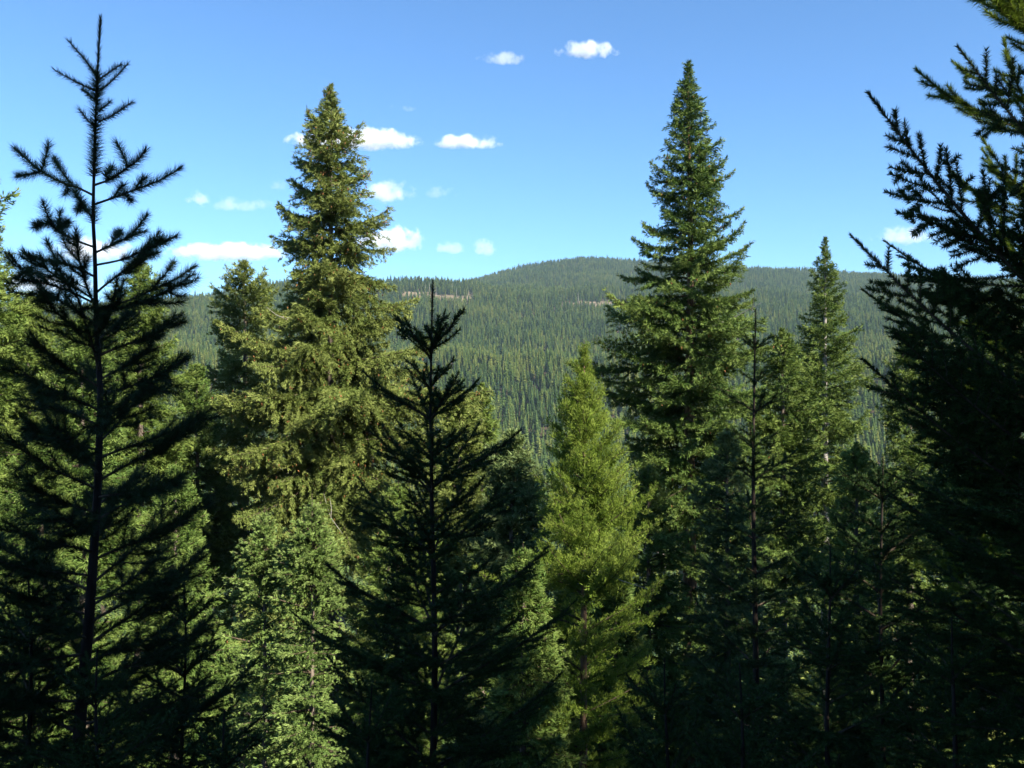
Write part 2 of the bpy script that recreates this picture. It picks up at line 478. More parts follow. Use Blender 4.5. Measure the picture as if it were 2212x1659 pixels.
# pale dead trunks along the far clearings
def snag_mesh():
    G = Geo(); tube(G, [[0, 0, -.5], [.1, 0, 7], [.15, .1, 15]], [.32, .24, .06], 5, 0)
    for k in range(5):
        a = k * 2.1; z = 6 + k * 1.7
        tube(G, [[.1, 0, z], [.1 + math.cos(a) * 1.0, math.sin(a) * 1.0, z + .3]], [.07, .02], 3, 0)
    return G.mesh('snag', [M_dead], (0,))
SN = snag_mesh()
for k in range(17):
    if k < 9: xp, r = rng.uniform(905, 1020), rng.uniform(1570, 1670)
    else: xp, r = rng.uniform(1235, 1345), rng.uniform(1570, 1670)
    t = (xp - 1106) / F; yy = r / math.hypot(1, t)
    o = link_obj('dead_snag', SN, None, (t * yy, yy, gz(t * yy, yy)))
    s = rng.uniform(.55, 1.35); o.scale = (s, s, s); o.rotation_euler = (0, 0, rng.uniform(0, 6))
    left = k < 9
    tag(o, ('bare pale dead trunk in the hill clearing above the small dark fir' if left else 'bare pale dead trunk in the hill clearing beside the tallest green spruce'), 'dead tree',
        'dead trunks at the left clearing' if left else 'dead trunks at the right clearing')

# ------------------------------------------------------------------ sunlit trees of the middle distance
def spray_branch(L, rng, sp):
    """one bough along +X, origin at the trunk"""
    G = Geo()
    n = 14
    t = np.linspace(0, 1, n)
    bend = rng.normal() * .06 * L
    ax = np.stack([t * L, bend * t * t, L * (sp['rise'] * t - sp['droop'] * t ** 1.6 + sp['upturn'] * t ** 3)], 1)
    tube(G, ax, np.linspace(.010 + .008 * L, .004, n), 4, 0)
    ns = max(5, int(L / sp['gap']))
    Bs, Ds, Ls, Ws, Ts = [], [], [], [], []
    for k in range(ns):
        u = (k + rng.random()) / ns
        u = sp['bare'] + (1 - sp['bare']) * u
        side = 1 if k % 2 else -1
        base = np.array([np.interp(u, t, ax[:, c]) for c in range(3)])
        tl = min(sp['maxtwig'], sp['spread'] * (1 - u) * L + .08 + .05 * L * (1 - u)) * rng.uniform(.55, 1.25)
        an = R(sp['angle'] + rng.normal() * 12) * side
        d = np.array([math.cos(an), math.sin(an), -sp['hang'] * rng.uniform(.2, 1.5) + sp['lift'] * u])
        d /= np.linalg.norm(d)
        m = max(1, int(tl / sp['step']))
        q = (np.arange(m) + rng.random(m)) / m
        pos = base + d * (q * tl)[:, None]; pos[:, 2] -= sp['hang'] * .35 * tl * q ** 2
        dd = d[None] + rng.normal(size=(m, 3)) * sp['jit']; dd[:, 2] += sp['shootup']
        Bs.append(pos); Ds.append(dd)
        Ls.append(sp['len'] * rng.uniform(.6, 1.25, m)); Ws.append(sp['wid'] * rng.uniform(.7, 1.3, m))
        Ts.append(np.clip(.38 + .25 * u + .2 * q + .10 * rng.normal() + .10 * rng.normal(size=m), 0, 1))
    # leader shoots along the axis
    m = max(4, int(L / sp['step'] * .8)); q = sp['bare'] + (1 - sp['bare']) * rng.random(m)
    pos = np.stack([np.interp(q, t, ax[:, c]) for c in range(3)], 1)
    dd = np.tile(np.array([1, 0, .1]), (m, 1)) + rng.normal(size=(m, 3)) * .5
    Bs.append(pos); Ds.append(dd); Ls.append(sp['len'] * rng.uniform(.7, 1.3, m)); Ws.append(sp['wid'] * rng.uniform(.7, 1.2, m)); Ts.append(np.clip(.45 + .3 * q + .1 * rng.normal(size=m), 0, 1))
    B, D, Ln, Wd, Tt = [np.concatenate(z) for z in (Bs, Ds, Ls, Ws, Ts)]
    mul = sp.get('mul', 1)
    if mul > 1:
        B, D, Ln, Wd, Tt = [np.repeat(z, mul, axis=0) for z in (B, D, Ln, Wd, Tt)]
        N = len(B)
        D = norm(D) + rng.normal(size=(N, 3)) * sp['fan']
        B = B + rng.normal(size=(N, 3)) * sp['puff']; Ln = Ln * rng.uniform(.65, 1.2, N)
        Tt = np.clip(Tt + .07 * rng.normal(size=N), 0, 1)
    kites(G, rng, B, D, Ln, Wd, 1, Tt, sp.get('up', .35))
    return G.done()

SPRUCE = dict(rise=.10, droop=.52, upturn=.30, gap=.062, bare=.05, maxtwig=1.0, spread=.50, angle=52, hang=.70, lift=.35, step=.050, jit=.42, shootup=-.08, len=.120, wid=.020, mul=8, fan=.30, puff=.020, up=.15)
FIRM = dict(rise=.22, droop=.42, upturn=.28, gap=.075, bare=.06, maxtwig=1.0, spread=.50, angle=55, hang=.38, lift=.30, step=.062, jit=.36, shootup=.06, len=.128, wid=.023, mul=8, fan=.28, puff=.022, up=.2)
FIRN = dict(FIRM, gap=.062, step=.050, len=.085, wid=.016, mul=9, puff=.016, maxtwig=.85)
FIRY = dict(rise=.50, droop=.50, upturn=.20, gap=.045, bare=.04, maxtwig=.45, spread=.50, angle=50, hang=.24, lift=.15, step=.045, jit=.26, shootup=.10, len=.055, wid=.0095, mul=12, fan=.26, puff=.005, up=.1)
PINEM = dict(rise=.60, droop=.36, upturn=.25, gap=.055, bare=.04, maxtwig=.6, spread=.58, angle=44, hang=.08, lift=.6, step=.080, jit=.35, shootup=1.1, len=.070, wid=.0095, mul=16, fan=.50, puff=.022, up=0)
BACK = dict(FIRM, len=.26, wid=.12, step=.12, gap=.15, maxtwig=1.1, mul=3, puff=.045)

CLASSES = [.25, .5, .9, 1.5, 2.3, 3.3]
LIB = {}
def bough_lib(key, sp, nvar=3):
    if key not in LIB:
        r_ = np.random.default_rng(sum(map(ord, key)))
        LIB[key] = [[spray_branch(L, r_, sp) for _ in range(nvar)] for L in CLASSES]
    return LIB[key]
MLIB = {}
def bough_meshes(key, sp):
    """the same boughs as shared meshes, for trees whose branches are objects"""
    if key not in MLIB:
        MLIB[key] = [[arrays_mesh('bough', *a, [M_twig, M_fir_green]) for a in row] for row in bough_lib(key, sp)]
    return MLIB[key]

def make_trunk(rng, H, r0, mat, wob=.01, sides=8, lean=(0, 0)):
    n = 16; t = np.linspace(0, 1, n)
    w = np.cumsum(rng.normal(size=(n, 2)) * wob * H / n, axis=0); w -= np.linspace(0, 1, n)[:, None] * w[-1]
    path = np.stack([w[:, 0] + lean[0] * t, w[:, 1] + lean[1] * t, -.4 + (H + .4) * t], 1)
    G = Geo(); rad = r0 * (1 - t) ** .85 + .008
    tube(G, path, rad, sides, 0)
    return G.mesh('trunk', [mat], (0,)), path

def crown_mesh(rng, key, sp, H, prof, dens, mat, path, low=0.05, top_pitch=50, bot_pitch=-8, gapn=0.0, asym=0.30, thin=-9, cl=1, vary=(.70, 1.05)):
    """prof: (height, radius) pairs from the top down; joins boughs round the stem"""
    lib = bough_lib(key, sp)
    hs = np.array([p[0] for p in prof])[::-1]; rs = np.array([p[1] for p in prof])[::-1]
    G = Geo()
    lo = H * low
    z = H - .12; k = 0; phase = rng.random() * 6.28
    lobes = [(rng.uniform(0, 6.28), rng.uniform(lo, H), rng.uniform(.5, 1.5), rng.uniform(-1, 1)) for _ in range(16)]
    cones = []
    while z > lo:
        rad = float(np.interp(z, hs, rs))
        a = phase + (k // cl) * 2.39996 + rng.normal() * .3
        f = 1 + asym * sum(l[3] * math.exp(-((z - l[1]) / l[2]) ** 2) * max(0, math.cos(a - l[0])) for l in lobes)
        if k % cl == 0: a_c, f_c = a, rng.uniform(*vary)
        if cl > 1: a = a_c + rng.normal() * .22
        Lb = max(.12, rad * f * f_c * rng.uniform(.85, 1.10))
        if rng.random() < .10: Lb *= 1.15
        if rng.random() > gapn:
            ci = int(np.argmin([abs(math.log(Lb / c)) for c in CLASSES]))
            v, t, m, tt = lib[ci][rng.integers(0, len(lib[ci]))]
            s = Lb / CLASSES[ci]
            u = (H - z) / max(H - lo, .1)
            pitch = R(np.interp(u, [0, .12, .45, 1], [top_pitch, top_pitch * .55, (top_pitch * .15 + bot_pitch * .6), bot_pitch]) + rng.normal() * 11)
            ca, sa, cp, sp_ = math.cos(a), math.sin(a), math.cos(pitch), math.sin(pitch)
            fl = 1 if rng.random() < .5 else -1
            x, y, zz = v[:, 0] * s, v[:, 1] * s * fl, v[:, 2] * s
            x2 = x * cp - zz * sp_; z2 = x * sp_ + zz * cp
            stem = [np.interp(z, path[:, 2], path[:, c]) for c in range(2)]
            V = np.stack([x2 * ca - y * sa + stem[0], x2 * sa + y * ca + stem[1], z2 + z], 1)
            G.v.append(V); G.t.append(t + G.n); G.m.append(m); G.a.append(np.clip(tt + rng.normal() * .08, 0, 1)); G.n += len(V)
            cones.append(V[rng.integers(0, len(V), 3)])
        z -= dens * (.35 + .65 * rng.random()) * (0.35 + .65 * min(1, rad / 1.2)) * (1 if z > thin else 2.2) * (1 if (k % cl == cl - 1) else .5); k += 1
    # leader
    for _ in range(6):
        pass
    B = np.tile(path[-1] - np.array([0, 0, .25]), (14, 1)) + np.array([[0, 0, q * .028] for q in range(14)])
    D = np.tile([0, 0, 1.0], (14, 1)) + rng.normal(size=(14, 3)) * .4
    spindles(G, rng, B, D, np.full(14, .10), np.full(14, .025), 1, np.full(14, .7))
    return G.mesh('crown', [M_twig, mat]), np.concatenate(cones)

def lib_arrays(key): return LIB[key]

def tree_at(name, x, ytop, d, prof_px, key, sp, mat, bmat, label, nb=120, r0=None, seed=0, group=None, dead=0, conespart=0, thin_px=1280,
            low=.05, top_pitch=50, bot_pitch=-8, asym=.30, cl=2, vary=(.62, 1.10)):
    """prof_px: (y, half width) in picture units along the stem, at distance d; nb boughs, each an object"""
    rng = np.random.default_rng(seed + 11)
    top = px(x, ytop, d)
    zg = gz(top[0], top[1]); H = top[2] - zg
    root = empty(name, (top[0], top[1], zg))
    tm, path = make_trunk(rng, H, r0 or (.011 * H + .02), bmat)
    link_obj('trunk', tm, root)
    prof = [(H, .10)] + [(EYE + (829.5 - y) / F * d - zg, w / F * d) for (y, w) in prof_px]
    prof = [p for p in prof if p[0] > 0] + [(0, prof[-1][1] * .9)]
    hs = np.array([p[0] for p in prof])[::-1]; rs = np.array([p[1] for p in prof])[::-1]
    zthin = EYE + (829.5 - thin_px) / F * d - zg
    # the crown: its topmost shoots, and the boughs as its pieces
    G = Geo(); n = 260
    q = rng.random(n) ** 1.5
    B = np.stack([np.interp(H - q * .8, path[:, 2], path[:, c]) for c in range(2)] + [H - q * .8], 1)
    a = rng.random(n) * 6.283
    D = np.stack([np.cos(a), np.sin(a), rng.uniform(.3, 1.6, n)], 1)
    B[:, :2] += D[:, :2] * (q * rng.random(n) * .10)[:, None]
    kites(G, rng, B, D, sp['len'] * rng.uniform(.8, 1.3, n), np.full(n, sp['wid'] * 1.1), 1, rng.uniform(.5, .9, n), 0)
    tube(G, [path[-1] - np.array([0, 0, .8]), path[-1] + np.array([0, 0, .12])], [.012, .004], 4, 0)
    crown = link_obj('crown', G.mesh('crown', [M_twig, mat]), root)
    lib = bough_meshes(key, sp)
    zz = np.linspace(H * low, H - .10, 3000)
    rr = np.interp(zz, hs, rs)
    w = 1 / (.42 + .58 * np.minimum(1, rr / 1.3)); w = np.where(zz < zthin, w * .38, w)
    cw = np.cumsum(w); cw = cw / cw[-1]
    lobes = [(rng.uniform(0, 6.28), rng.uniform(H * low, H), rng.uniform(.5, 1.5), rng.uniform(-1, 1)) for _ in range(16)]
    phase = rng.random() * 6.28; tips = []
    for k in range(nb):
        z = float(np.interp(1 - (k + .6 * rng.random()) / nb, cw, zz))
        rad = float(np.interp(z, hs, rs))
        if k % cl == 0: a_c, f_c, z_c = phase + (k // cl) * 2.39996 + rng.normal() * .3, rng.uniform(*vary), z
        a = a_c + (rng.normal() * .25 if cl > 1 else 0)
        f = 1 + asym * sum(l[3] * math.exp(-((z - l[1]) / l[2]) ** 2) * max(0, math.cos(a - l[0])) for l in lobes)
        Lb = max(.14, rad * f * f_c * rng.uniform(.86, 1.10))
        ci = int(np.argmin([abs(math.log(Lb / c)) for c in CLASSES]))
        me = lib[ci][rng.integers(0, len(lib[ci]))]
        u = (H - z) / H
        pitch = R(np.interp(u, [0, .12, .45, 1], [top_pitch, top_pitch * .55, top_pitch * .15 + bot_pitch * .6, bot_pitch]) + rng.normal() * 10)
        sc = Lb / CLASSES[ci]
        o = link_obj('branch', me, crown, (np.interp(z, path[:, 2], path[:, 0]), np.interp(z, path[:, 2], path[:, 1]), z))
        Rm = Matrix.Rotation(a, 3, 'Z') @ Matrix.Rotation(-pitch, 3, 'Y') @ Matrix.Rotation(rng.normal() * .25, 3, 'X')
        o.rotation_euler = Rm.to_euler(); o.scale = (sc, sc * (1 if rng.random() < .5 else -1), sc)
        o.material_slots[1].link = 'OBJECT'; o.material_slots[1].material = mat
        v = lib_arrays(key)[ci][0][0]
        pick = v[rng.integers(0, len(v), int(conespart / nb * Lb / (.6 * rs.max()) + .5))]
        tips.append((np.array(Rm) @ (pick * sc).T).T + np.array(o.location))
    cs = np.concatenate(tips)
    if dead:
        for k in range(dead):
            z = H * rng.uniform(.18, .72); a = rng.uniform(3.3, 6.1)
            Lb = np.interp(z, [p[0] for p in prof][::-1], [p[1] for p in prof][::-1]) * rng.uniform(.6, .95)
            G = Geo()
            p0 = np.array([np.interp(z, path[:, 2], path[:, 0]), np.interp(z, path[:, 2], path[:, 1]), z])
            dr = np.array([math.cos(a), math.sin(a), rng.uniform(-.1, .5)])
            pts = [p0, p0 + dr * Lb * .5 + [0, 0, -.05], p0 + dr * Lb + [0, 0, .1]]
            tube(G, smooth_path(pts, 8), np.linspace(.03, .006, 8), 5, 0)
            for q in range(5):
                b = p0 + dr * Lb * rng.uniform(.35, .9); e = b + rng.normal(size=3) * .22 + dr * .2
                tube(G, [b, (b + e) / 2 + rng.normal(size=3) * .02, e], [.010, .008, .003], 3, 0)
            link_obj('dead_branch', G.mesh('dead_branch', [M_dead], (0,)), root)
    if conespart:
        sel = cs
        sel = sel[sel[:, 2] > H * .25]
        G = Geo(); n = len(sel)
        D = np.tile([0, 0, -1.0], (n, 1)) + rng.normal(size=(n, 3)) * .3
        spindles(G, rng, sel, D, rng.uniform(.07, .11, n), np.full(n, .045), 0, rng.uniform(.2, .9, n))
        tag(link_obj('cones', G.mesh('cones', [M_cone]), root), 'small brown cones hanging in the boughs', kind='stuff')
    tag(root, label, 'tree', group)
    return root

MIDGRP = 'sunlit conifers of the middle distance'
# the two tall spruces
tree_at('spruce_tree', 715, 185, 28, [(205, 14), (250, 34), (270, 46), (290, 70), (340, 100), (420, 128), (470, 145), (500, 156), (560, 165), (620, 182), (700, 200), (780, 235), (900, 228), (1000, 245), (1150, 235), (1400, 200)],
        'spruce', SPRUCE, M_spruce_olive, M_bark_grey, 'tall olive green spruce full of brown cones, left of centre', 299, seed=1, group=MIDGRP, dead=3, conespart=3600, bot_pitch=-14, cl=2, vary=(.56, 1.10), asym=.24, thin_px=1150)
tree_at('spruce_tree', 1487, 135, 28, [(165, 10), (200, 22), (250, 45), (320, 66), (400, 92), (500, 118), (560, 146), (640, 158), (720, 178), (800, 190), (900, 195), (1000, 215), (1150, 225), (1400, 200)],
        'spruce2', dict(SPRUCE, upturn=.36, hang=.36), M_spruce_green, M_bark_pine, 'tallest deep green spruce, right of centre, its top highest against the sky', 299, seed=2, group=MIDGRP, dead=2, conespart=900, bot_pitch=-2, cl=1, vary=(.48, 1.16), asym=.50, thin_px=1150)
tree_at('fir_tree', 1783, 515, 38, [(540, 10), (570, 20), (620, 44), (680, 66), (740, 80), (800, 102), (880, 112), (1000, 118), (1200, 118)],
        'fir', FIRM, M_fir_green, M_dead, 'slender light green fir with pale trunk, right of the tallest spruce', 210, seed=3, group=MIDGRP, cl=1, vary=(.6, 1.15), asym=.4)
# young lodgepole pine in the gap
tree_at('pine_tree', 1262, 748, 15, [(780, 14), (820, 30), (870, 52), (930, 70), (1000, 88), (1100, 115), (1200, 145), (1300, 168), (1400, 180), (1600, 180), (1800, 160)],
        'pinem', PINEM, M_pine_sun, M_bark_pine, 'bright yellow green young pine in the gap between the two tall spruces', 230, seed=4, r0=.075, group=MIDGRP, top_pitch=38, bot_pitch=-2, dead=1)
# two young firs at the bottom
tree_at('fir_tree', 572, 1112, 12.4, [(1160, 25), (1220, 55), (1300, 75), (1400, 90), (1500, 100), (1659, 110), (1900, 110)],
        'firy', FIRY, M_fir_young, M_bark_grey, 'small pale young fir low in front, left of its taller twin', 220, seed=5, r0=.04, group=MIDGRP, top_pitch=36, bot_pitch=-4)
tree_at('fir_tree', 674, 1085, 12.0, [(1130, 28), (1200, 62), (1280, 82), (1400, 95), (1500, 100), (1659, 110), (1900, 110)],
        'firy', FIRY, M_fir_young, M_bark_grey, 'small pale young fir low in front, the taller of the pair', 220, seed=6, r0=.045, group=MIDGRP, top_pitch=36, bot_pitch=-4)
# neighbours
SPEC = [
    ('spruce_tree', 528, 565, 33, [(590, 24), (640, 70), (700, 98), (780, 115), (900, 120), (1100, 125)], 'fir', FIRM, M_spruce_olive, 'olive spruce with a thin leader, close left of the tall olive spruce', 7),
    ('fir_tree', 1690, 712, 33, [(780, 55), (860, 75), (950, 95), (1100, 120)], 'fir', FIRM, M_fir_green, 'green fir crowded against the right side of the tallest spruce', 8),
    ('spruce_tree', 992, 852, 24, [(900, 45), (960, 70), (1050, 95), (1200, 120), (1400, 130)], 'fir', FIRM, M_spruce_olive, 'short olive spruce behind the small dark fir', 9),
    ('fir_tree', 1040, 832, 30, [(880, 20), (950, 45), (1020, 55), (1150, 75), (1400, 100)], 'fir', FIRM, M_fir_green, 'slim fir with a narrow pointed top beside the small dark fir', 10),
    ('fir_tree', 1105, 935, 21, [(1000, 60), (1060, 85), (1150, 110), (1300, 130), (1500, 140)], 'fir', FIRM, M_fir_blue, 'grey green rounded fir left of the yellow green pine', 11),
    ('spruce_tree', -70, 300, 22, [(380, 55), (460, 95), (560, 115), (700, 160), (900, 200), (1200, 230)], 'fir', FIRM, M_fir_green, 'pale green spruce cut off by the left picture edge', 12),
    ('fir_tree', 62, 640, 25, [(690, 60), (760, 95), (850, 120), (1000, 140), (1200, 150)], 'fir', FIRM, M_fir_green, 'yellowish green fir left of the dark pine trunk', 13),
    ('fir_tree', 300, 562, 27, [(620, 45), (700, 80), (800, 110), (950, 130), (1200, 140)], 'fir', FIRM, M_fir_green, 'light green fir right behind the dark pine', 14),
    ('fir_tree', 180, 690, 22, [(760, 60), (860, 100), (1000, 130), (1200, 150)], 'fir', FIRM, M_spruce_green, 'deep green fir directly behind the dark pine trunk', 15),
    ('spruce_tree', 425, 790, 30, [(850, 50), (950, 80), (1100, 110), (1300, 120)], 'fir', FIRM, M_spruce_green, 'dark green spruce in the dip between the dark pine and the olive spruces', 16),
    ('fir_tree', 1965, 722, 30, [(800, 50), (900, 80), (1000, 100), (1200, 120)], 'fir', FIRM, M_fir_green, 'green fir half hidden behind the dark right edge boughs', 17),
    ('fir_tree', 2120, 640, 24, [(720, 60), (850, 100), (1000, 130), (1200, 150)], 'fir', FIRM, M_fir_green, 'green fir behind the boughs at the right edge', 18),
    ('fir_tree', 1400, 1010, 20, [(1080, 50), (1180, 80), (1300, 105), (1500, 120)], 'fir', FIRM, M_fir_green, 'low green fir right of the yellow green pine', 19),
    ('fir_tree', 1570, 930, 20, [(1000, 60), (1100, 95), (1250, 120), (1500, 140)], 'fir', FIRM, M_fir_blue, 'low fir below the tallest spruce, behind the thin dark fir', 20),
    ('fir_tree', 860, 1050, 19, [(1120, 60), (1220, 90), (1350, 110), (1600, 130)], 'fir', FIRM, M_fir_green, 'low green fir behind the left boughs of the small dark fir', 21),
    ('fir_tree', 380, 1010, 17, [(1090, 55), (1200, 90), (1350, 110), (1600, 130)], 'fir', FIRM, M_spruce_green, 'low green fir darkened for shade, right of the dark pine trunk', 22),  # darker needle colour stands in for shade on this fir
    ('fir_tree', 90, 960, 17, [(1040, 60), (1150, 95), (1300, 120), (1600, 140)], 'fir', FIRM, M_spruce_green, 'low green fir darkened for shade, left of the dark pine trunk', 23),  # shade put into the needle colour here too
    ('fir_tree', 1850, 960, 19, [(1040, 55), (1150, 90), (1300, 115), (1600, 130)], 'fir', FIRM, M_fir_green, 'low green fir below the slender pale trunked fir', 24),
    ('fir_tree', 1238, 1160, 20, [(1230, 45), (1330, 80), (1450, 100), (1700, 120)], 'fir', FIRM, M_spruce_green, 'dark green fir hidden behind the stem of the yellow green pine', 26),
    ('fir_tree', 1330, 1240, 17, [(1310, 45), (1400, 75), (1520, 95), (1700, 110)], 'fir', FIRM, M_spruce_green, 'dark green fir at the right foot of the yellow green pine', 27),
    ('fir_tree', 1130, 1190, 14, [(1270, 50), (1380, 80), (1500, 100), (1700, 120)], 'fir', FIRM, M_spruce_green, 'small fir left of the foot of the yellow green pine', 25),  # needles coloured deeper to add to the shade low down
]
for (nm, x, yt, d, pf, key, sp, mat, lab, sd) in SPEC:
    if d <= 20: key, sp = 'firn', FIRN
    tree_at(nm, x, yt, d, pf, key, sp, mat, M_bark_grey, lab, 190, seed=sd, group=MIDGRP, thin_px=1250 if d > 20 else 1700, cl=2, vary=(.62, 1.12))

# ------------------------------------------------------------------ shaded trees close to the viewer
def pine_shoot(G, rng, pts, r0, r1, needle_from=0.0, L=.068, dens=2600, w=.0023, tint=.45, n=12, grow=0.0):
    path = smooth_path(pts, n)
    tube(G, path, np.linspace(r0, r1, n), 5, 0)
    ln = np.linalg.norm(np.diff(path, axis=0), axis=1).sum()
    needles(G, rng, path, int(ln * dens * (1 - needle_from)), L, w, R(48), 1, needle_from, .12, tint, grow=grow)
    return path

def fir_shoot(G, rng, path, r0, r1, L=.024, dens=1900, w=.0030, tint=.45, flat=.45, t0=0.0):
    tube(G, path, np.linspace(r0, r1, len(path)), 4, 0)
    ln = np.linalg.norm(np.diff(path, axis=0), axis=1).sum()
    needles(G, rng, path, int(ln * dens * (1 - t0)), L, w, R(58), 1, t0, .28, tint, flat)

def fir_bough(rng, L, rise=.55, droop=.35, up=.25, gap=.042, spread=.45, ang=48, L2=.024, dens=1900, tert=True, w=.0030, bend=.05):
    """bough along +X built shoot by shoot with single needles"""
    G = Geo(); n = 12; t = np.linspace(0, 1, n)
    ax = np.stack([t * L, rng.normal() * bend * L * t * t, L * (rise * t - droop * t ** 1.7 + up * t ** 3)], 1)
    fir_shoot(G, rng, ax, .004 + .007 * L, .0018, L2, dens, w, .5, t0=.25 if L > .5 else 0)
    ns = max(2, int(L * .86 / gap))
    for k in range(ns):
        u = .10 + .80 * (k + rng.random() * .8) / ns
        side = 1 if k % 2 else -1
        b = np.array([np.interp(u, t, ax[:, c]) for c in range(3)])
        tl = (spread * (1 - u) * L + .035) * rng.uniform(.6, 1.2)
        an = R(ang + rng.normal() * 9) * side
        d = np.array([math.cos(an), math.sin(an), rng.normal() * .14 + .10]); d /= np.linalg.norm(d)
        q = np.linspace(0, 1, 6)
        pth = b + d * (q * tl)[:, None]; pth[:, 0] += .18 * tl * q ** 2; pth[:, 2] += .12 * tl * q ** 2
        fir_shoot(G, rng, pth, .0026, .0012, L2, dens, w, .5)
        if tert and tl > .13:
            for j in range(int(tl / .05)):
                uu = .25 + .6 * rng.random(); bb = b + d * uu * tl; s2 = 1 if j % 2 else -1
                a2 = an + R(45) * s2
                d2 = np.array([math.cos(a2), math.sin(a2), rng.normal() * .15 + .05]); t2 = tl * .42 * (1 - uu) + .03
                fir_shoot(G, rng, bb + d2 * (np.linspace(0, 1, 4) * t2)[:, None], .0018, .001, L2, dens, w, .5)
    return G

def pine_bough(rng, L, rise=.75, droop=.4, up=.35, nl=.065, dens=2000, w=.0022, nside=None, needle_from=.12):
    G = Geo(); n = 12; t = np.linspace(0, 1, n)
    ax = np.stack([t * L, rng.normal() * .07 * L * t * t, L * (rise * t - droop * t ** 1.6 + up * t ** 3)], 1)
    pine_shoot(G, rng, ax, .004 + .008 * L, .0025, needle_from if L > .35 else 0, nl, dens, w)
    ns = nside if nside is not None else int(L / .06)
    for k in range(ns):
        u = .30 + .60 * (k + .5 * rng.random()) / max(ns, 1); side = 1 if k % 2 else -1
        b = np.array([np.interp(u, t, ax[:, c]) for c in range(3)])
        tl = (.42 * (1 - u) * L + .07) * rng.uniform(.7, 1.25); an = R(40 + rng.normal() * 12) * side
        d = np.array([math.cos(an), math.sin(an), .25 + rng.normal() * .25]); d /= np.linalg.norm(d)
        e = b + d * tl + np.array([0, 0, .18 * tl])
        pine_shoot(G, rng, [b, b + d * tl * .55, e], .004, .002, .2 if tl > .2 else 0, nl, dens, w)
    return G

def place_bough(root, me, z, a, pitch, s, xy=(0, 0), roll=0.0):
    o = link_obj('branch', me, root, (xy[0], xy[1], z))
    o.rotation_euler = (Matrix.Rotation(a, 3, 'Z') @ Matrix.Rotation(-pitch, 3, 'Y') @ Matrix.Rotation(roll, 3, 'X')).to_euler()
    o.scale = (s, s, s)
    return o

def stem_mesh(pts, radii, mat, rng=None, nd=None):
    G = Geo(); n = 28
    P = smooth_path(pts, n); tube(G, P, np.interp(np.linspace(0, 1, n), np.linspace(0, 1, len(radii)), radii), 8, 0)
    return G, P

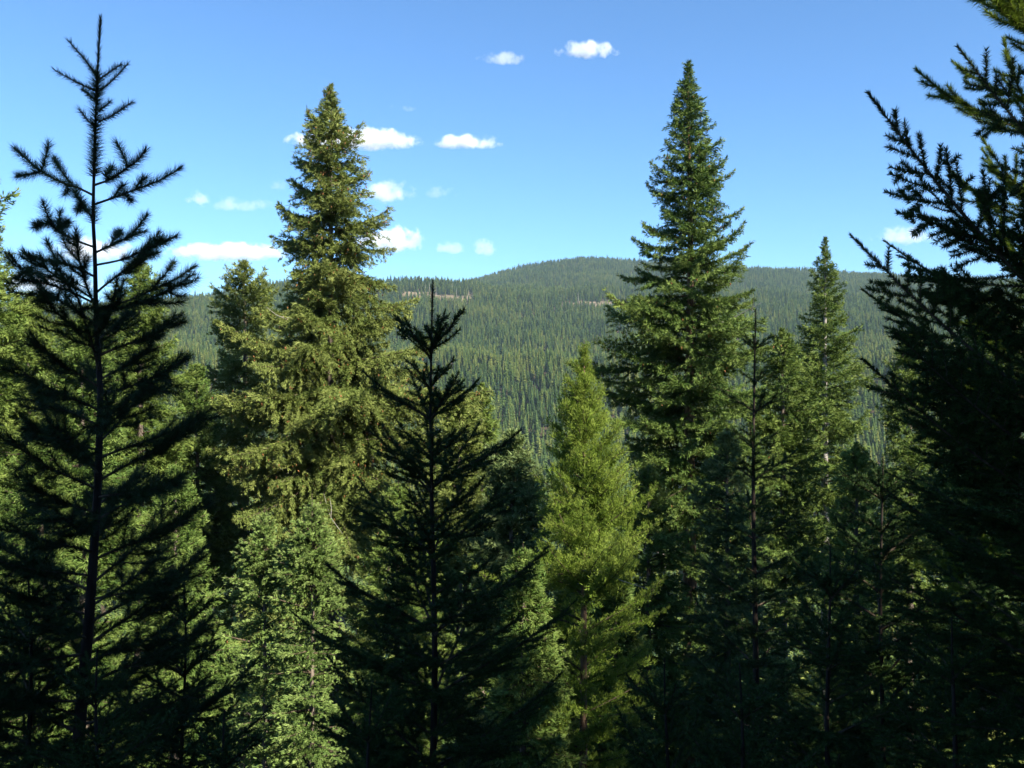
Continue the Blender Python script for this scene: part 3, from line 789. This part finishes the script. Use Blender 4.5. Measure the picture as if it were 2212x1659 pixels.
# --- the dark pine on the left, its top boughs after their own shapes
def dark_pine():
    rng = np.random.default_rng(31)
    D = 5.0
    sx = 3000 / 2212.0
    def q(x, y, dd=0.0):                       # full-size picture point at depth D + dd
        return px(x / sx, y / sx, D + dd)
    def z1(x, y, dd=0.0): return q(x / 2.212, y / 2.212, dd)
    st = [(294, 54), (285, 226), (277, 452), (273, 633), (278, 750), (283, 976), (294, 1157), (289, 1338), (282, 1500), (262, 1800), (244, 2007), (228, 2250)]
    stem = np.array([q(x, y) for x, y in st])
    base = stem[-1].copy(); zg = gz(base[0], base[1])
    stem = np.vstack([stem, [base[0] - .03, base[1], zg - .3]])
    root = empty('pine_tree', (base[0], base[1], zg))
    off = np.array([base[0], base[1], zg])
    G = Geo(); n = 50
    P = smooth_path(stem - off, n)
    hfrac = np.linspace(0, 1, n)
    tube(G, P, .0035 + .046 * hfrac ** 1.3, 8, 0)
    link_obj('trunk', G.mesh('trunk', [M_bark_dark], (0,)), root)
    # needles sitting on the leader and the upper stem
    G = Geo()
    up = smooth_path(np.array([z1(650, 118), z1(640, 330), z1(630, 480)]) - off, 14)[::-1]
    needles(G, rng, up, 420, .045, .0028, R(22), 1, 0, 0, .45)
    up2 = smooth_path(np.array([z1(630, 480), z1(622, 760), z1(612, 1050), z1(606, 1150)]) - off, 20)[::-1]
    needles(G, rng, up2, 2000, .068, .0030, R(62), 1, 0, 0, .4)
    up3 = smooth_path(np.array([z1(606, 1330), z1(604, 1450)]) - off, 8)[::-1]
    needles(G, rng, up3, 260, .06, .0030, R(65), 1, 0, 0, .4)
    tube(G, [up[0], up[-1]], [.004, .003], 4, 0)
    link_obj('leader', G.mesh('leader', [M_twig, M_pine_dark]), root)
    def br(pts, subs=(), dd=0.0, nf=.0, dens=2400, L=.064, r=.007):
        G = Geo()
        m = len(pts)
        pp = np.array([z1(x, y, dd * k / (m - 1)) for k, (x, y) in enumerate(pts)]) - off
        pine_shoot(G, rng, pp, r, .0026, nf, L, dens)
        for s in subs:
            sp_ = np.array([z1(x, y, dd * .6 + rng.normal() * .05 * k) for k, (x, y) in enumerate(s)]) - off
            pine_shoot(G, rng, sp_, .004, .0024, 0.0, L * .95, dens)
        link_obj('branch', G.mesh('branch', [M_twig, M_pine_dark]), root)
    short = dict(L=.040, dens=1600, r=.004)
    br([(628, 500), (560, 400), (440, 262)], dd=.1, **short)
    br([(622, 585), (520, 545), (355, 455)], dd=-.15, **short)
    br([(638, 520), (720, 460), (785, 418)], dd=-.1, **short)
    br([(638, 595), (730, 520), (828, 412)], dd=.12, **short)
    br([(620, 650), (575, 610), (535, 580)], dd=.1, L=.04, dens=1900, r=.004)
    br([(640, 720), (680, 690), (716, 655)], dd=.05, L=.04, dens=1900, r=.004)
    br([(640, 790), (740, 740), (856, 660)], dd=-.15, L=.045, dens=1800, r=.004)
    br([(620, 830), (560, 770), (515, 712)], dd=-.1, L=.05, dens=1800, r=.004)
    br([(596, 1262), (500, 1215), (380, 1175), (270, 1110), (180, 1040), (95, 960)], [[(270, 1110), (295, 1020), (312, 928)], [(270, 1110), (190, 1130), (105, 1142)], [(470, 1200), (400, 1110), (350, 1028)], [(420, 1190), (440, 1230), (420, 1260)]], dd=.25, nf=.12)
    br([(612, 1200), (720, 1160), (820, 1090), (890, 1040), (945, 972)], [[(830, 1085), (800, 1010), (758, 928)], [(700, 1165), (690, 1130), (730, 1085)]], dd=-.2, nf=.15)
    br([(612, 1325), (740, 1280), (900, 1220), (1040, 1165), (1168, 1092)], [[(880, 1225), (900, 1190), (945, 1150)], [(800, 1255), (830, 1280), (850, 1305)], [(740, 1275), (770, 1230), (800, 1200)]], dd=.2, nf=.15)
    br([(605, 1420), (540, 1330), (480, 1240)], [[(540, 1330), (520, 1340), (505, 1370)]], dd=.3, nf=.2)
    br([(608, 1600), (500, 1560), (380, 1500), (320, 1420), (280, 1318)], [[(380, 1500), (385, 1430), (392, 1370)], [(340, 1450), (280, 1450), (222, 1472)], [(420, 1530), (400, 1480), (440, 1440)]], dd=-.35, nf=.2)
    br([(610, 1640), (720, 1590), (840, 1530), (910, 1450), (952, 1392)], [[(800, 1560), (880, 1520), (940, 1500)], [(720, 1590), (750, 1530), (780, 1500)]], dd=.3, nf=.1)
    br([(612, 1720), (800, 1680), (980, 1600), (1145, 1530)], [[(900, 1640), (960, 1650), (1020, 1640)], [(1000, 1600), (1010, 1560), (1050, 1560)]], dd=-.2, nf=.3)
    br([(606, 1790), (460, 1720), (300, 1690), (150, 1640)], [[(300, 1690), (200, 1740), (100, 1800)], [(400, 1710), (340, 1640), (300, 1560)]], dd=.3, nf=.2)
    br([(612, 2000), (800, 1960), (980, 1880), (1120, 1820), (1262, 1728)], [[(980, 1880), (1060, 1790), (1130, 1700)], [(1060, 1850), (1150, 1850), (1200, 1835)]], dd=.25, nf=.35)
    br([(604, 1960), (430, 1880), (260, 1830), (110, 1810)], [[(300, 1840), (250, 1780), (180, 1760)], [(400, 1870), (360, 1930), (280, 1950)]], dd=-.3, nf=.25)
    # lower boughs in yearly whorls
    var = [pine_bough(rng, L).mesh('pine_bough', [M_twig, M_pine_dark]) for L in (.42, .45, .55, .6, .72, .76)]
    zs = np.interp(np.arange(860, 2300, 23), [s[1] for s in st] + [2300], list(stem[:-1, 2] - off[2]) + [stem[-2, 2] - off[2] - .1])
    for k, z in enumerate(zs):
        a = k * 2.39996 + rng.normal() * .4
        u = k / len(zs)
        L = np.interp(u, [0, .3, 1], [.40, .48, .62]) * rng.uniform(.75, 1.2)
        ci = int(np.argmin([abs(L - c) for c in (.42, .45, .55, .6, .72, .76)])); me = var[ci]
        xy = [np.interp(z, P[::-1, 2], P[::-1, c]) for c in range(2)]
        place_bough(root, me, z, a, R(np.interp(u, [0, 1], [4, -18]) + rng.normal() * 7), L / (.42, .45, .55, .6, .72, .76)[ci], xy, rng.normal() * .3)
    tag(root, 'dark shaded pine with long needle tufts and bare tip, standing close at the left', 'tree', 'shaded trees close to the viewer')
dark_pine()

# --- dark young firs
def dark_fir(x, ytop, d, seed, label, Lprof, whorl=.30, nb=5, needle=.024, lean=0.0, lib=None, pitch=(30, -8), r0=.028, leader=.30, name='fir_tree', step=None, xbase=None, amin=0, mat=None):
    rng = np.random.default_rng(seed)
    top = px(x, ytop, d); zg = gz(top[0], top[1]); H = top[2] - zg
    root = empty(name, (top[0], top[1], zg))
    G = Geo(); n = 30; t = np.linspace(0, 1, n)
    P = np.stack([lean * (1 - t) ** 1.2 + .012 * np.sin(t * 9 + seed), .012 * np.cos(t * 7 + seed), -.3 + (H + .3) * t], 1)
    tube(G, P, r0 * (1 - t) ** .9 + .0028, 8, 0)
    link_obj('trunk', G.mesh('trunk', [M_bark_dark], (0,)), root)
    G = Geo(); ld = P[P[:, 2] > H - leader * 1.05]
    fir_shoot(G, rng, resample(ld, 10), .004, .002, needle, 1500, .0024, .5, flat=0.0)
    link_obj('leader', G.mesh('leader', [M_twig, mat or M_fir_dark]), root)
    z = H - leader; k = 0; a = rng.random() * 6
    Ls = [c for c, _ in lib]
    while z > .25:
        dep = H - z
        Lm = float(np.interp(dep, [p[0] for p in Lprof], [p[1] for p in Lprof]))
        main = (k % 2 == 0)
        for j in range(nb if main else 3):
            a += 2 * math.pi / (nb if main else 3) + rng.normal() * .25
            L = Lm * rng.uniform(.8, 1.12) * (1 if main else .62)
            ci = [i for i in np.argsort([abs(math.log(L / c)) for c in Ls])][int(rng.integers(0, 2))]
            pt = R(np.interp(dep, [0, leader + .4, H], [pitch[0], pitch[0] * .55, pitch[1]]) + rng.normal() * 5)
            zz = z + rng.normal() * .015
            xy = [np.interp(zz, P[:, 2], P[:, c]) for c in range(2)]
            place_bough(root, lib[ci][1], zz, a, pt, L / Ls[ci], xy, rng.normal() * .15)
        z -= whorl * (.5 if True else 1) * rng.uniform(.9, 1.1); k += 1
        a += .6
    tag(root, label, 'tree', 'shaded trees close to the viewer')
    return root

rg = np.random.default_rng(77)
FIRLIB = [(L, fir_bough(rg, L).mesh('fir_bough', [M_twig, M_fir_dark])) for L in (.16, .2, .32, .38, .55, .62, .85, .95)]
dark_fir(937, 607, 4.5, 41, 'small dark fir with upswept boughs and a long pointed leader, in front at centre', [(0, .14), (.33, .22), (.7, .34), (1.1, .48), (1.6, .62), (2.3, .75), (4, .8)], .34, 5, .023, -.02, FIRLIB, (34, 0), .024, .36)
dark_fir(1630, 668, 6.4, 42, 'thin dark fir with a straight bare looking stem in front of the tallest spruce', [(0, .09), (.3, .15), (.5, .22), (1.0, .36), (1.8, .55), (3, .75), (5, .8)], .42, 3, .024, .0, FIRLIB, (28, -6), .030, .30)
RLIB = [(L, fir_bough(rg, L, rise=.62, droop=.22, up=.10, gap=.04, spread=.42, L2=.022).mesh('fir_bough', [M_twig, M_fir_dark])) for L in (.5, .6, .95, 1.05, 1.35, 1.5)]

def right_fir():
    rng = np.random.default_rng(43)
    d = 3.7
    base = px(2430, 830, d); zg = gz(base[0], base[1])
    off = np.array([base[0], base[1], zg])
    root = empty('fir_tree', tuple(off))
    H = 5.0
    G = Geo(); t = np.linspace(0, 1, 24)
    P = np.stack([.02 * np.sin(t * 8), .02 * np.cos(t * 6), -.3 + (H + .3) * t], 1)
    tube(G, P, .075 * (1 - t) ** .8 + .004, 8, 0)
    link_obj('trunk', G.mesh('trunk', [M_bark_dark], (0,)), root)
    def custom(tip, mid, bx, dd=0.0):
        """one bough whose tip and course show against the sky"""
        a = px(tip[0], tip[1], d + dd) - off
        c = px(mid[0], mid[1], d + dd * .6) - off
        b = np.array([0, 0, c[2] - (a[2] - c[2]) * 1.0 * (0 - c[0]) / (c[0] - a[0] + 1e-6) * -1]) if False else None
        dirv = c - a
        s = (0 - c[0]) / dirv[0]
        bb = np.array([0, c[1] * 0, c[2] + dirv[2] * s * .92])
        L = np.linalg.norm(a - bb)
        G = fir_bough(rng, L, rise=0, droop=0, up=.0, gap=.040, spread=.34, L2=.025, dens=2300, w=.0034, bend=.0)
        v, tt, m, ti = G.done()
        X = norm(a - bb); Y = norm(np.cross([0, 0, 1], X)); Z = np.cross(X, Y)
        # the plane of the side shoots faces partly to the viewer
        roll = R(rng.uniform(35, 55)); Y2 = Y * math.cos(roll) + Z * math.sin(roll); Z2 = np.cross(X, Y2)
        sag = -.10 * np.sin(np.pi * np.clip(v[:, 0] / L, 0, 1)) * L * .6
        V = bb + v[:, :1] * X + v[:, 1:2] * Y2 + v[:, 2:] * Z2
        V[:, 2] += sag
        link_obj('branch', arrays_mesh('branch', V, tt, m, ti, [M_twig, M_fir_dark]), root)
    custom((1875, 200), (2130, 480), 0, -.1)
    custom((2068, 100), (2185, 225), 0, .15)
    custom((1838, 508), (2060, 690), 0, .1)
    custom((1862, 775), (2080, 930), 0, -.15)
    custom((1930, 715), (2120, 860), 0, -.3)
    Ls = [c for c, _ in RLIB]
    z = .2; k = 0; a = 0.3
    ztop = px(0, 780, d)[2] - zg
    while z < ztop:
        for j in range(3):
            a += 2.39996 + rng.normal() * .2
            wdt = np.interp(z, [0, 1.8, 3.2, ztop], [1.12, 1.08, .95, .7])
            L = wdt * rng.uniform(.8, 1.1)
            ci = int(np.argsort([abs(math.log(L / c)) for c in Ls])[rng.integers(0, 2)])
            place_bough(root, RLIB[ci][1], z + rng.normal() * .04, a, R(rng.normal() * 6 + np.interp(z, [0, ztop], [-14, 14])), L / Ls[ci], (0, 0), rng.normal() * .3)
        z += .13; k += 1
    tag(root, 'dark fir with long upswept boughs reaching in from the right edge', 'tree', 'shaded trees close to the viewer')
right_fir()

def sun_pine(x, d, H, seed, label, mat, Lmax, ztop_px):
    rng = np.random.default_rng(seed)
    lib = [(L, pine_bough(rng, L, rise=.75, droop=.3, up=.4, nl=.046, dens=2300, w=.0032, needle_from=.05).mesh('pine_bough', [M_twig, mat])) for L in (.4, .7, .75, 1.1, 1.2)]
    b = px(x, 830, d); zg = gz(b[0], b[1])
    root = empty('pine_tree', (b[0], b[1], zg))
    G = Geo(); t = np.linspace(0, 1, 24)
    P = np.stack([.03 * np.sin(t * 7), .03 * np.cos(t * 5), -.3 + (H + .3) * t], 1)
    tube(G, P, .07 * (1 - t) ** .8 + .005, 8, 0)
    link_obj('trunk', G.mesh('trunk', [M_bark_pine], (0,)), root)
    z = H - .3; a = 0
    Ls = [c for c, _ in lib]
    while z > 1.0:
        for j in range(3):
            a += 2.39996 + rng.normal() * .2
            L = Lmax * min(1, .25 + (H - z) / 3.2) * rng.uniform(.75, 1.1)
            ci = int(np.argsort([abs(math.log(L / c)) for c in Ls])[rng.integers(0, 2)])
            place_bough(root, lib[ci][1], z + rng.normal() * .04, a, R(rng.normal() * 7 + 4), L / Ls[ci], (0, 0), rng.normal() * .3)
        z -= .17
    tag(root, label, 'tree', 'shaded trees close to the viewer')
sun_pine(2310, 5.3, 6.6, 51, 'yellow green pine with upright shoots behind the dark fir at the right edge', M_pine_near, .74, 0)

# low shaded saplings filling the foot of the picture
for (x, y, d, sd, lab, lp) in [
    (1905, 985, 5.2, 61, 'low dark fir sapling at lower right, left of the right edge fir', [(0, .12), (.5, .4), (1.2, .75), (3, .95)]),
    (1790, 1180, 4.6, 62, 'lowest dark fir sapling at lower right beside the thin dark stem', [(0, .12), (.5, .4), (1.2, .7), (3, .85)]),
    (395, 1255, 5.6, 63, 'low dark fir sapling at lower left, right of the dark pine trunk', [(0, .12), (.5, .36), (1.2, .7), (3, .9)]),
    (60, 1150, 5.0, 64, 'low dark fir sapling in the lower left corner', [(0, .12), (.5, .36), (1.2, .7), (3, .9)]),
    (215, 1400, 4.2, 66, 'low dark fir sapling at the very bottom under the dark pine stem', [(0, .10), (.5, .36), (1.2, .6), (3, .7)]),
    (800, 1480, 4.0, 67, 'low dark fir sapling at the bottom right of the two pale young firs', [(0, .10), (.4, .3), (1.2, .55), (3, .6)]),
    (1600, 1430, 4.0, 70, 'low dark fir sapling at the bottom right of the thin dark stem', [(0, .10), (.4, .32), (1.2, .55), (3, .6)]),
    (2060, 1330, 3.6, 71, 'dark fir sapling in the lower right corner', [(0, .10), (.4, .34), (1.2, .6), (3, .7)]),
    (490, 1530, 4.0, 72, 'low dark fir sapling at the bottom left of the two pale young firs', [(0, .10), (.4, .3), (1.2, .5), (3, .6)]),
    (1440, 1420, 4.4, 65, 'low dark fir sapling at the bottom left of the thin dark stem', [(0, .10), (.5, .36), (1.2, .6), (3, .7)])]:
    dark_fir(x, y, d, sd, lab, lp, .34, 4, .023, .0, FIRLIB, (26, -6), .02, .25)

# ------------------------------------------------------------------ undergrowth
def undergrowth():
    rng = np.random.default_rng(5)
    n = 26000
    r = 2.2 + 40 * rng.random(n) ** 1.6; a = rng.uniform(-.75, .75, n)
    x = np.sin(a) * r; y = np.cos(a) * r
    z = ground(x, y)
    cl = rng.random(n)
    h = rng.uniform(.03, .55, n) * (0.4 + .6 * (np.sin(x * 1.9) * np.sin(y * 1.7 + 1) > 0))
    d = norm(rng.normal(size=(n, 3)) + np.array([0, 0, .5])); s = norm(np.cross(d, rng.normal(size=(n, 3))))
    L = rng.uniform(.04, .09, n); w = L * .22
    c = np.stack([x, y, z + h], 1)
    v = np.stack([c, c + d * (L * .5)[:, None] + s * w[:, None], c + d * L[:, None], c + d * (L * .5)[:, None] - s * w[:, None]], 1).reshape(-1, 3)
    t = (np.arange(n)[:, None, None] * 4 + np.array([[0, 1, 2], [0, 2, 3]])[None]).reshape(-1, 3)
    me = arrays_mesh('undergrowth', v, t, np.zeros(len(t), int), np.repeat(rng.uniform(.2, .8, n), 4), [M_cover])
    tag(link_obj('undergrowth', me), 'low leafy undergrowth on the forest floor', 'undergrowth', kind='stuff')
undergrowth()

# ------------------------------------------------------------------ the wood at the viewer's back, whose shade falls on the near trees
def back_trees():
    rng = np.random.default_rng(91)
    h = np.array([math.sin(R(SUN_AZ)), math.cos(R(SUN_AZ))]); p = np.array([-h[1], h[0]])
    tn = math.tan(R(SUN_EL))
    mats = [M_twig, M_fir_dark]
    protos = []
    for k in range(3):
        H = 18.0
        tm, path = make_trunk(rng, H, .2, M_bark_grey)
        prof = [(H, .1), (H * .9, .8), (H * .75, 1.6), (H * .5, 2.3), (H * .25, 2.6), (0, 2.4)]
        cm, _ = crown_mesh(rng, 'backfir', BACK, H, prof, .17, M_fir_dark, path)
        protos.append((tm, cm))
    spots = []
    # (u across the sun, S towards the sun, w = height of the shade line brought to S = 0)
    for (u, S_, w) in [(-4.5, 9, 12), (-2.2, 8, 11), (-.4, 9.5, 11), (1.2, 7.5, 10.5), (2.4, 10.5, 10.5), (3.2, 8.0, 8.5), (5.6, 9, 2.4), (7.4, 11, 4.6), (9.5, 9.5, 8.6), (11.5, 11, 6.2), (13.2, 10, 7.5),
                       (15.2, 12, 11.5), (17, 14, 13), (19.5, 13, 11), (22, 15, 9.5), (25, 16, 9), (28, 18, 9), (16, 17, 11), (0.4, 14, 9.0), (-7, 10, 12)]:
        spots.append((h * S_ + p * u, w + tn * S_))
    for k, (xy, top) in enumerate(spots):
        zg = gz(xy[0], xy[1]); H = top - zg
        root = empty('fir_tree', (xy[0], xy[1], zg))
        tm, cm = protos[k % 3]
        a = link_obj('trunk', tm, root); b = link_obj('crown', cm, root)
        s = H / 18.0
        root.scale = (max(.8, s), max(.8, s), s); root.rotation_euler = (0, 0, k * 1.7)
        tag(root, 'tall shade casting fir standing behind the viewpoint, outside the picture', 'tree', 'wood behind the viewpoint')
back_trees()

# ------------------------------------------------------------------ clouds
def cloud_material(name, dens, lo):
    """puffs with soft edges: fractal density that thins out towards the hull, flat underneath"""
    m = bpy.data.materials.new(name); m.use_nodes = True
    N = m.node_tree.nodes; L = m.node_tree.links
    N.remove(N['Principled BSDF'])
    def math_(op, *a):
        q = N.new('ShaderNodeMath'); q.operation = op
        for k, x in enumerate(a):
            if hasattr(x, 'links'): L.new(x, q.inputs[k])
            else: q.inputs[k].default_value = x
        return q.outputs[0]
    tc = N.new('ShaderNodeTexCoord'); sx = N.new('ShaderNodeSeparateXYZ'); L.new(tc.outputs['Object'], sx.inputs[0])
    x, y, z = sx.outputs
    zb = math_('MAXIMUM', z, math_('MULTIPLY', z, -1.9))         # flatter base
    r2 = math_('ADD', math_('ADD', math_('MULTIPLY', x, x), math_('MULTIPLY', y, y)), math_('MULTIPLY', zb, zb))
    fall = math_('SUBTRACT', 1.0, r2)
    g = N.new('ShaderNodeNewGeometry')
    n1 = N.new('ShaderNodeTexNoise'); n1.inputs['Scale'].default_value = .0075; n1.inputs['Detail'].default_value = 5; n1.inputs['Roughness'].default_value = .62
    L.new(g.outputs['Position'], n1.inputs['Vector'])
    f = math_('ADD', math_('MULTIPLY', fall, .55), math_('MULTIPLY', n1.outputs['Fac'], 2.0))
    mr = N.new('ShaderNodeMapRange'); mr.interpolation_type = 'SMOOTHSTEP'
    mr.inputs['From Min'].default_value = lo; mr.inputs['From Max'].default_value = lo + .48
    mr.inputs['To Max'].default_value = dens
    L.new(f, mr.inputs['Value'])
    cl = math_('MULTIPLY', mr.outputs[0], math_('GREATER_THAN', fall, 0.0))
    v = N.new('ShaderNodeVolumeScatter'); v.inputs['Color'].default_value = (1, 1, 1, 1)
    v.inputs['Anisotropy'].default_value = 0.0
    L.new(cl, v.inputs['Density'])
    L.new(v.outputs[0], N['Material Output'].inputs['Volume'])
    return m
CLOUD_D = 9000.0
M_c = {'thick': cloud_material('thick_cloud', .013, 1.10), 'soft': cloud_material('soft_cloud', .006, 1.16), 'thin': cloud_material('thin_cloud', .0024, 1.16)}

def cloud(x, y, w, h, kind, label, seed, name='cloud'):
    import bmesh
    U = CLOUD_D / F
    bm = bmesh.new()
    bmesh.ops.create_icosphere(bm, subdivisions=4, radius=1.0)
    me = bpy.data.meshes.new('cloud'); bm.to_mesh(me); bm.free()
    me.materials.append(M_c[kind])
    ob = link_obj(name, me, None, tuple(px(x, y, CLOUD_D)))
    ob.scale = (w * U * .5, max(w * .35, h * .8) * U * .5, h * U * .5)
    tag(ob, label, 'cloud', 'small fair weather clouds')

cloud(1088, 128, 130, 44, 'soft', 'small flat white cloud, left of the two highest clouds', 1)
cloud(1268, 112, 150, 56, 'thick', 'bright white cloud, highest in the sky', 2)
cloud(872, 235, 70, 26, 'thin', 'faint tiny cloud above the cloud behind the olive spruce top', 3)
cloud(765, 306, 310, 68, 'thick', 'long bright cloud crossing behind the top of the olive spruce', 4)
cloud(1008, 310, 175, 44, 'thick', 'flat white cloud right of the olive spruce top', 5)
cloud(432, 432, 72, 46, 'soft', 'small puffy cloud between the dark pine and the olive spruce', 6)
cloud(520, 446, 190, 44, 'thin', 'thin trailing cloud left of the olive spruce', 7)
cloud(602, 403, 60, 40, 'thin', 'faint wisp close left of the olive spruce', 8)
cloud(830, 420, 150, 84, 'soft', 'soft white cloud touching the right side of the olive spruce', 9)
cloud(955, 420, 80, 40, 'thin', 'faint wisp right of the soft cloud beside the olive spruce', 10)
cloud(840, 524, 190, 88, 'thick', 'big bright cloud low behind the right side of the olive spruce', 11)
cloud(978, 539, 90, 42, 'soft', 'small low white cloud just above the hill, left of a pair', 12)
cloud(1046, 541, 66, 56, 'soft', 'small low white cloud just above the hill, right of a pair', 13)
cloud(490, 550, 300, 58, 'thick', 'long low white cloud left of the olive spruce', 14)
cloud(200, 548, 190, 84, 'thick', 'low white cloud behind the dark pine stem', 15)
cloud(80, 618, 290, 70, 'soft', 'lowest white cloud on the ridge at the far left', 16)
cloud(1955, 515, 170, 62, 'soft', 'low white cloud behind the boughs at the right', 17)

# ------------------------------------------------------------------ haze
def haze():
    m = bpy.data.materials.new('thin_haze'); m.use_nodes = True
    N = m.node_tree.nodes; L = m.node_tree.links
    N.remove(N['Principled BSDF'])
    v = N.new('ShaderNodeVolumePrincipled')
    v.inputs['Color'].default_value = (.62, .84, 1.0, 1); v.inputs['Density'].default_value = .00006
    v.inputs['Anisotropy'].default_value = 0.0
    L.new(v.outputs[0], N['Material Output'].inputs['Volume'])
    x = 3400.0; z0, z1 = -135.0, 400.0
    vv = np.array([[a, b, c] for a in (-x, x) for b in (-x, x) for c in (z0, z1)])
    t = np.array([[0, 1, 3], [0, 3, 2], [4, 6, 7], [4, 7, 5], [0, 4, 5], [0, 5, 1], [2, 3, 7], [2, 7, 6], [0, 2, 6], [0, 6, 4], [1, 5, 7], [1, 7, 3]])
    me = arrays_mesh('haze', vv, t, np.zeros(12, int), np.full(8, .5), [m])
    tag(link_obj('haze', me), kind='stuff', label='thin bluish summer haze filling the valley air', cat='haze')
haze()
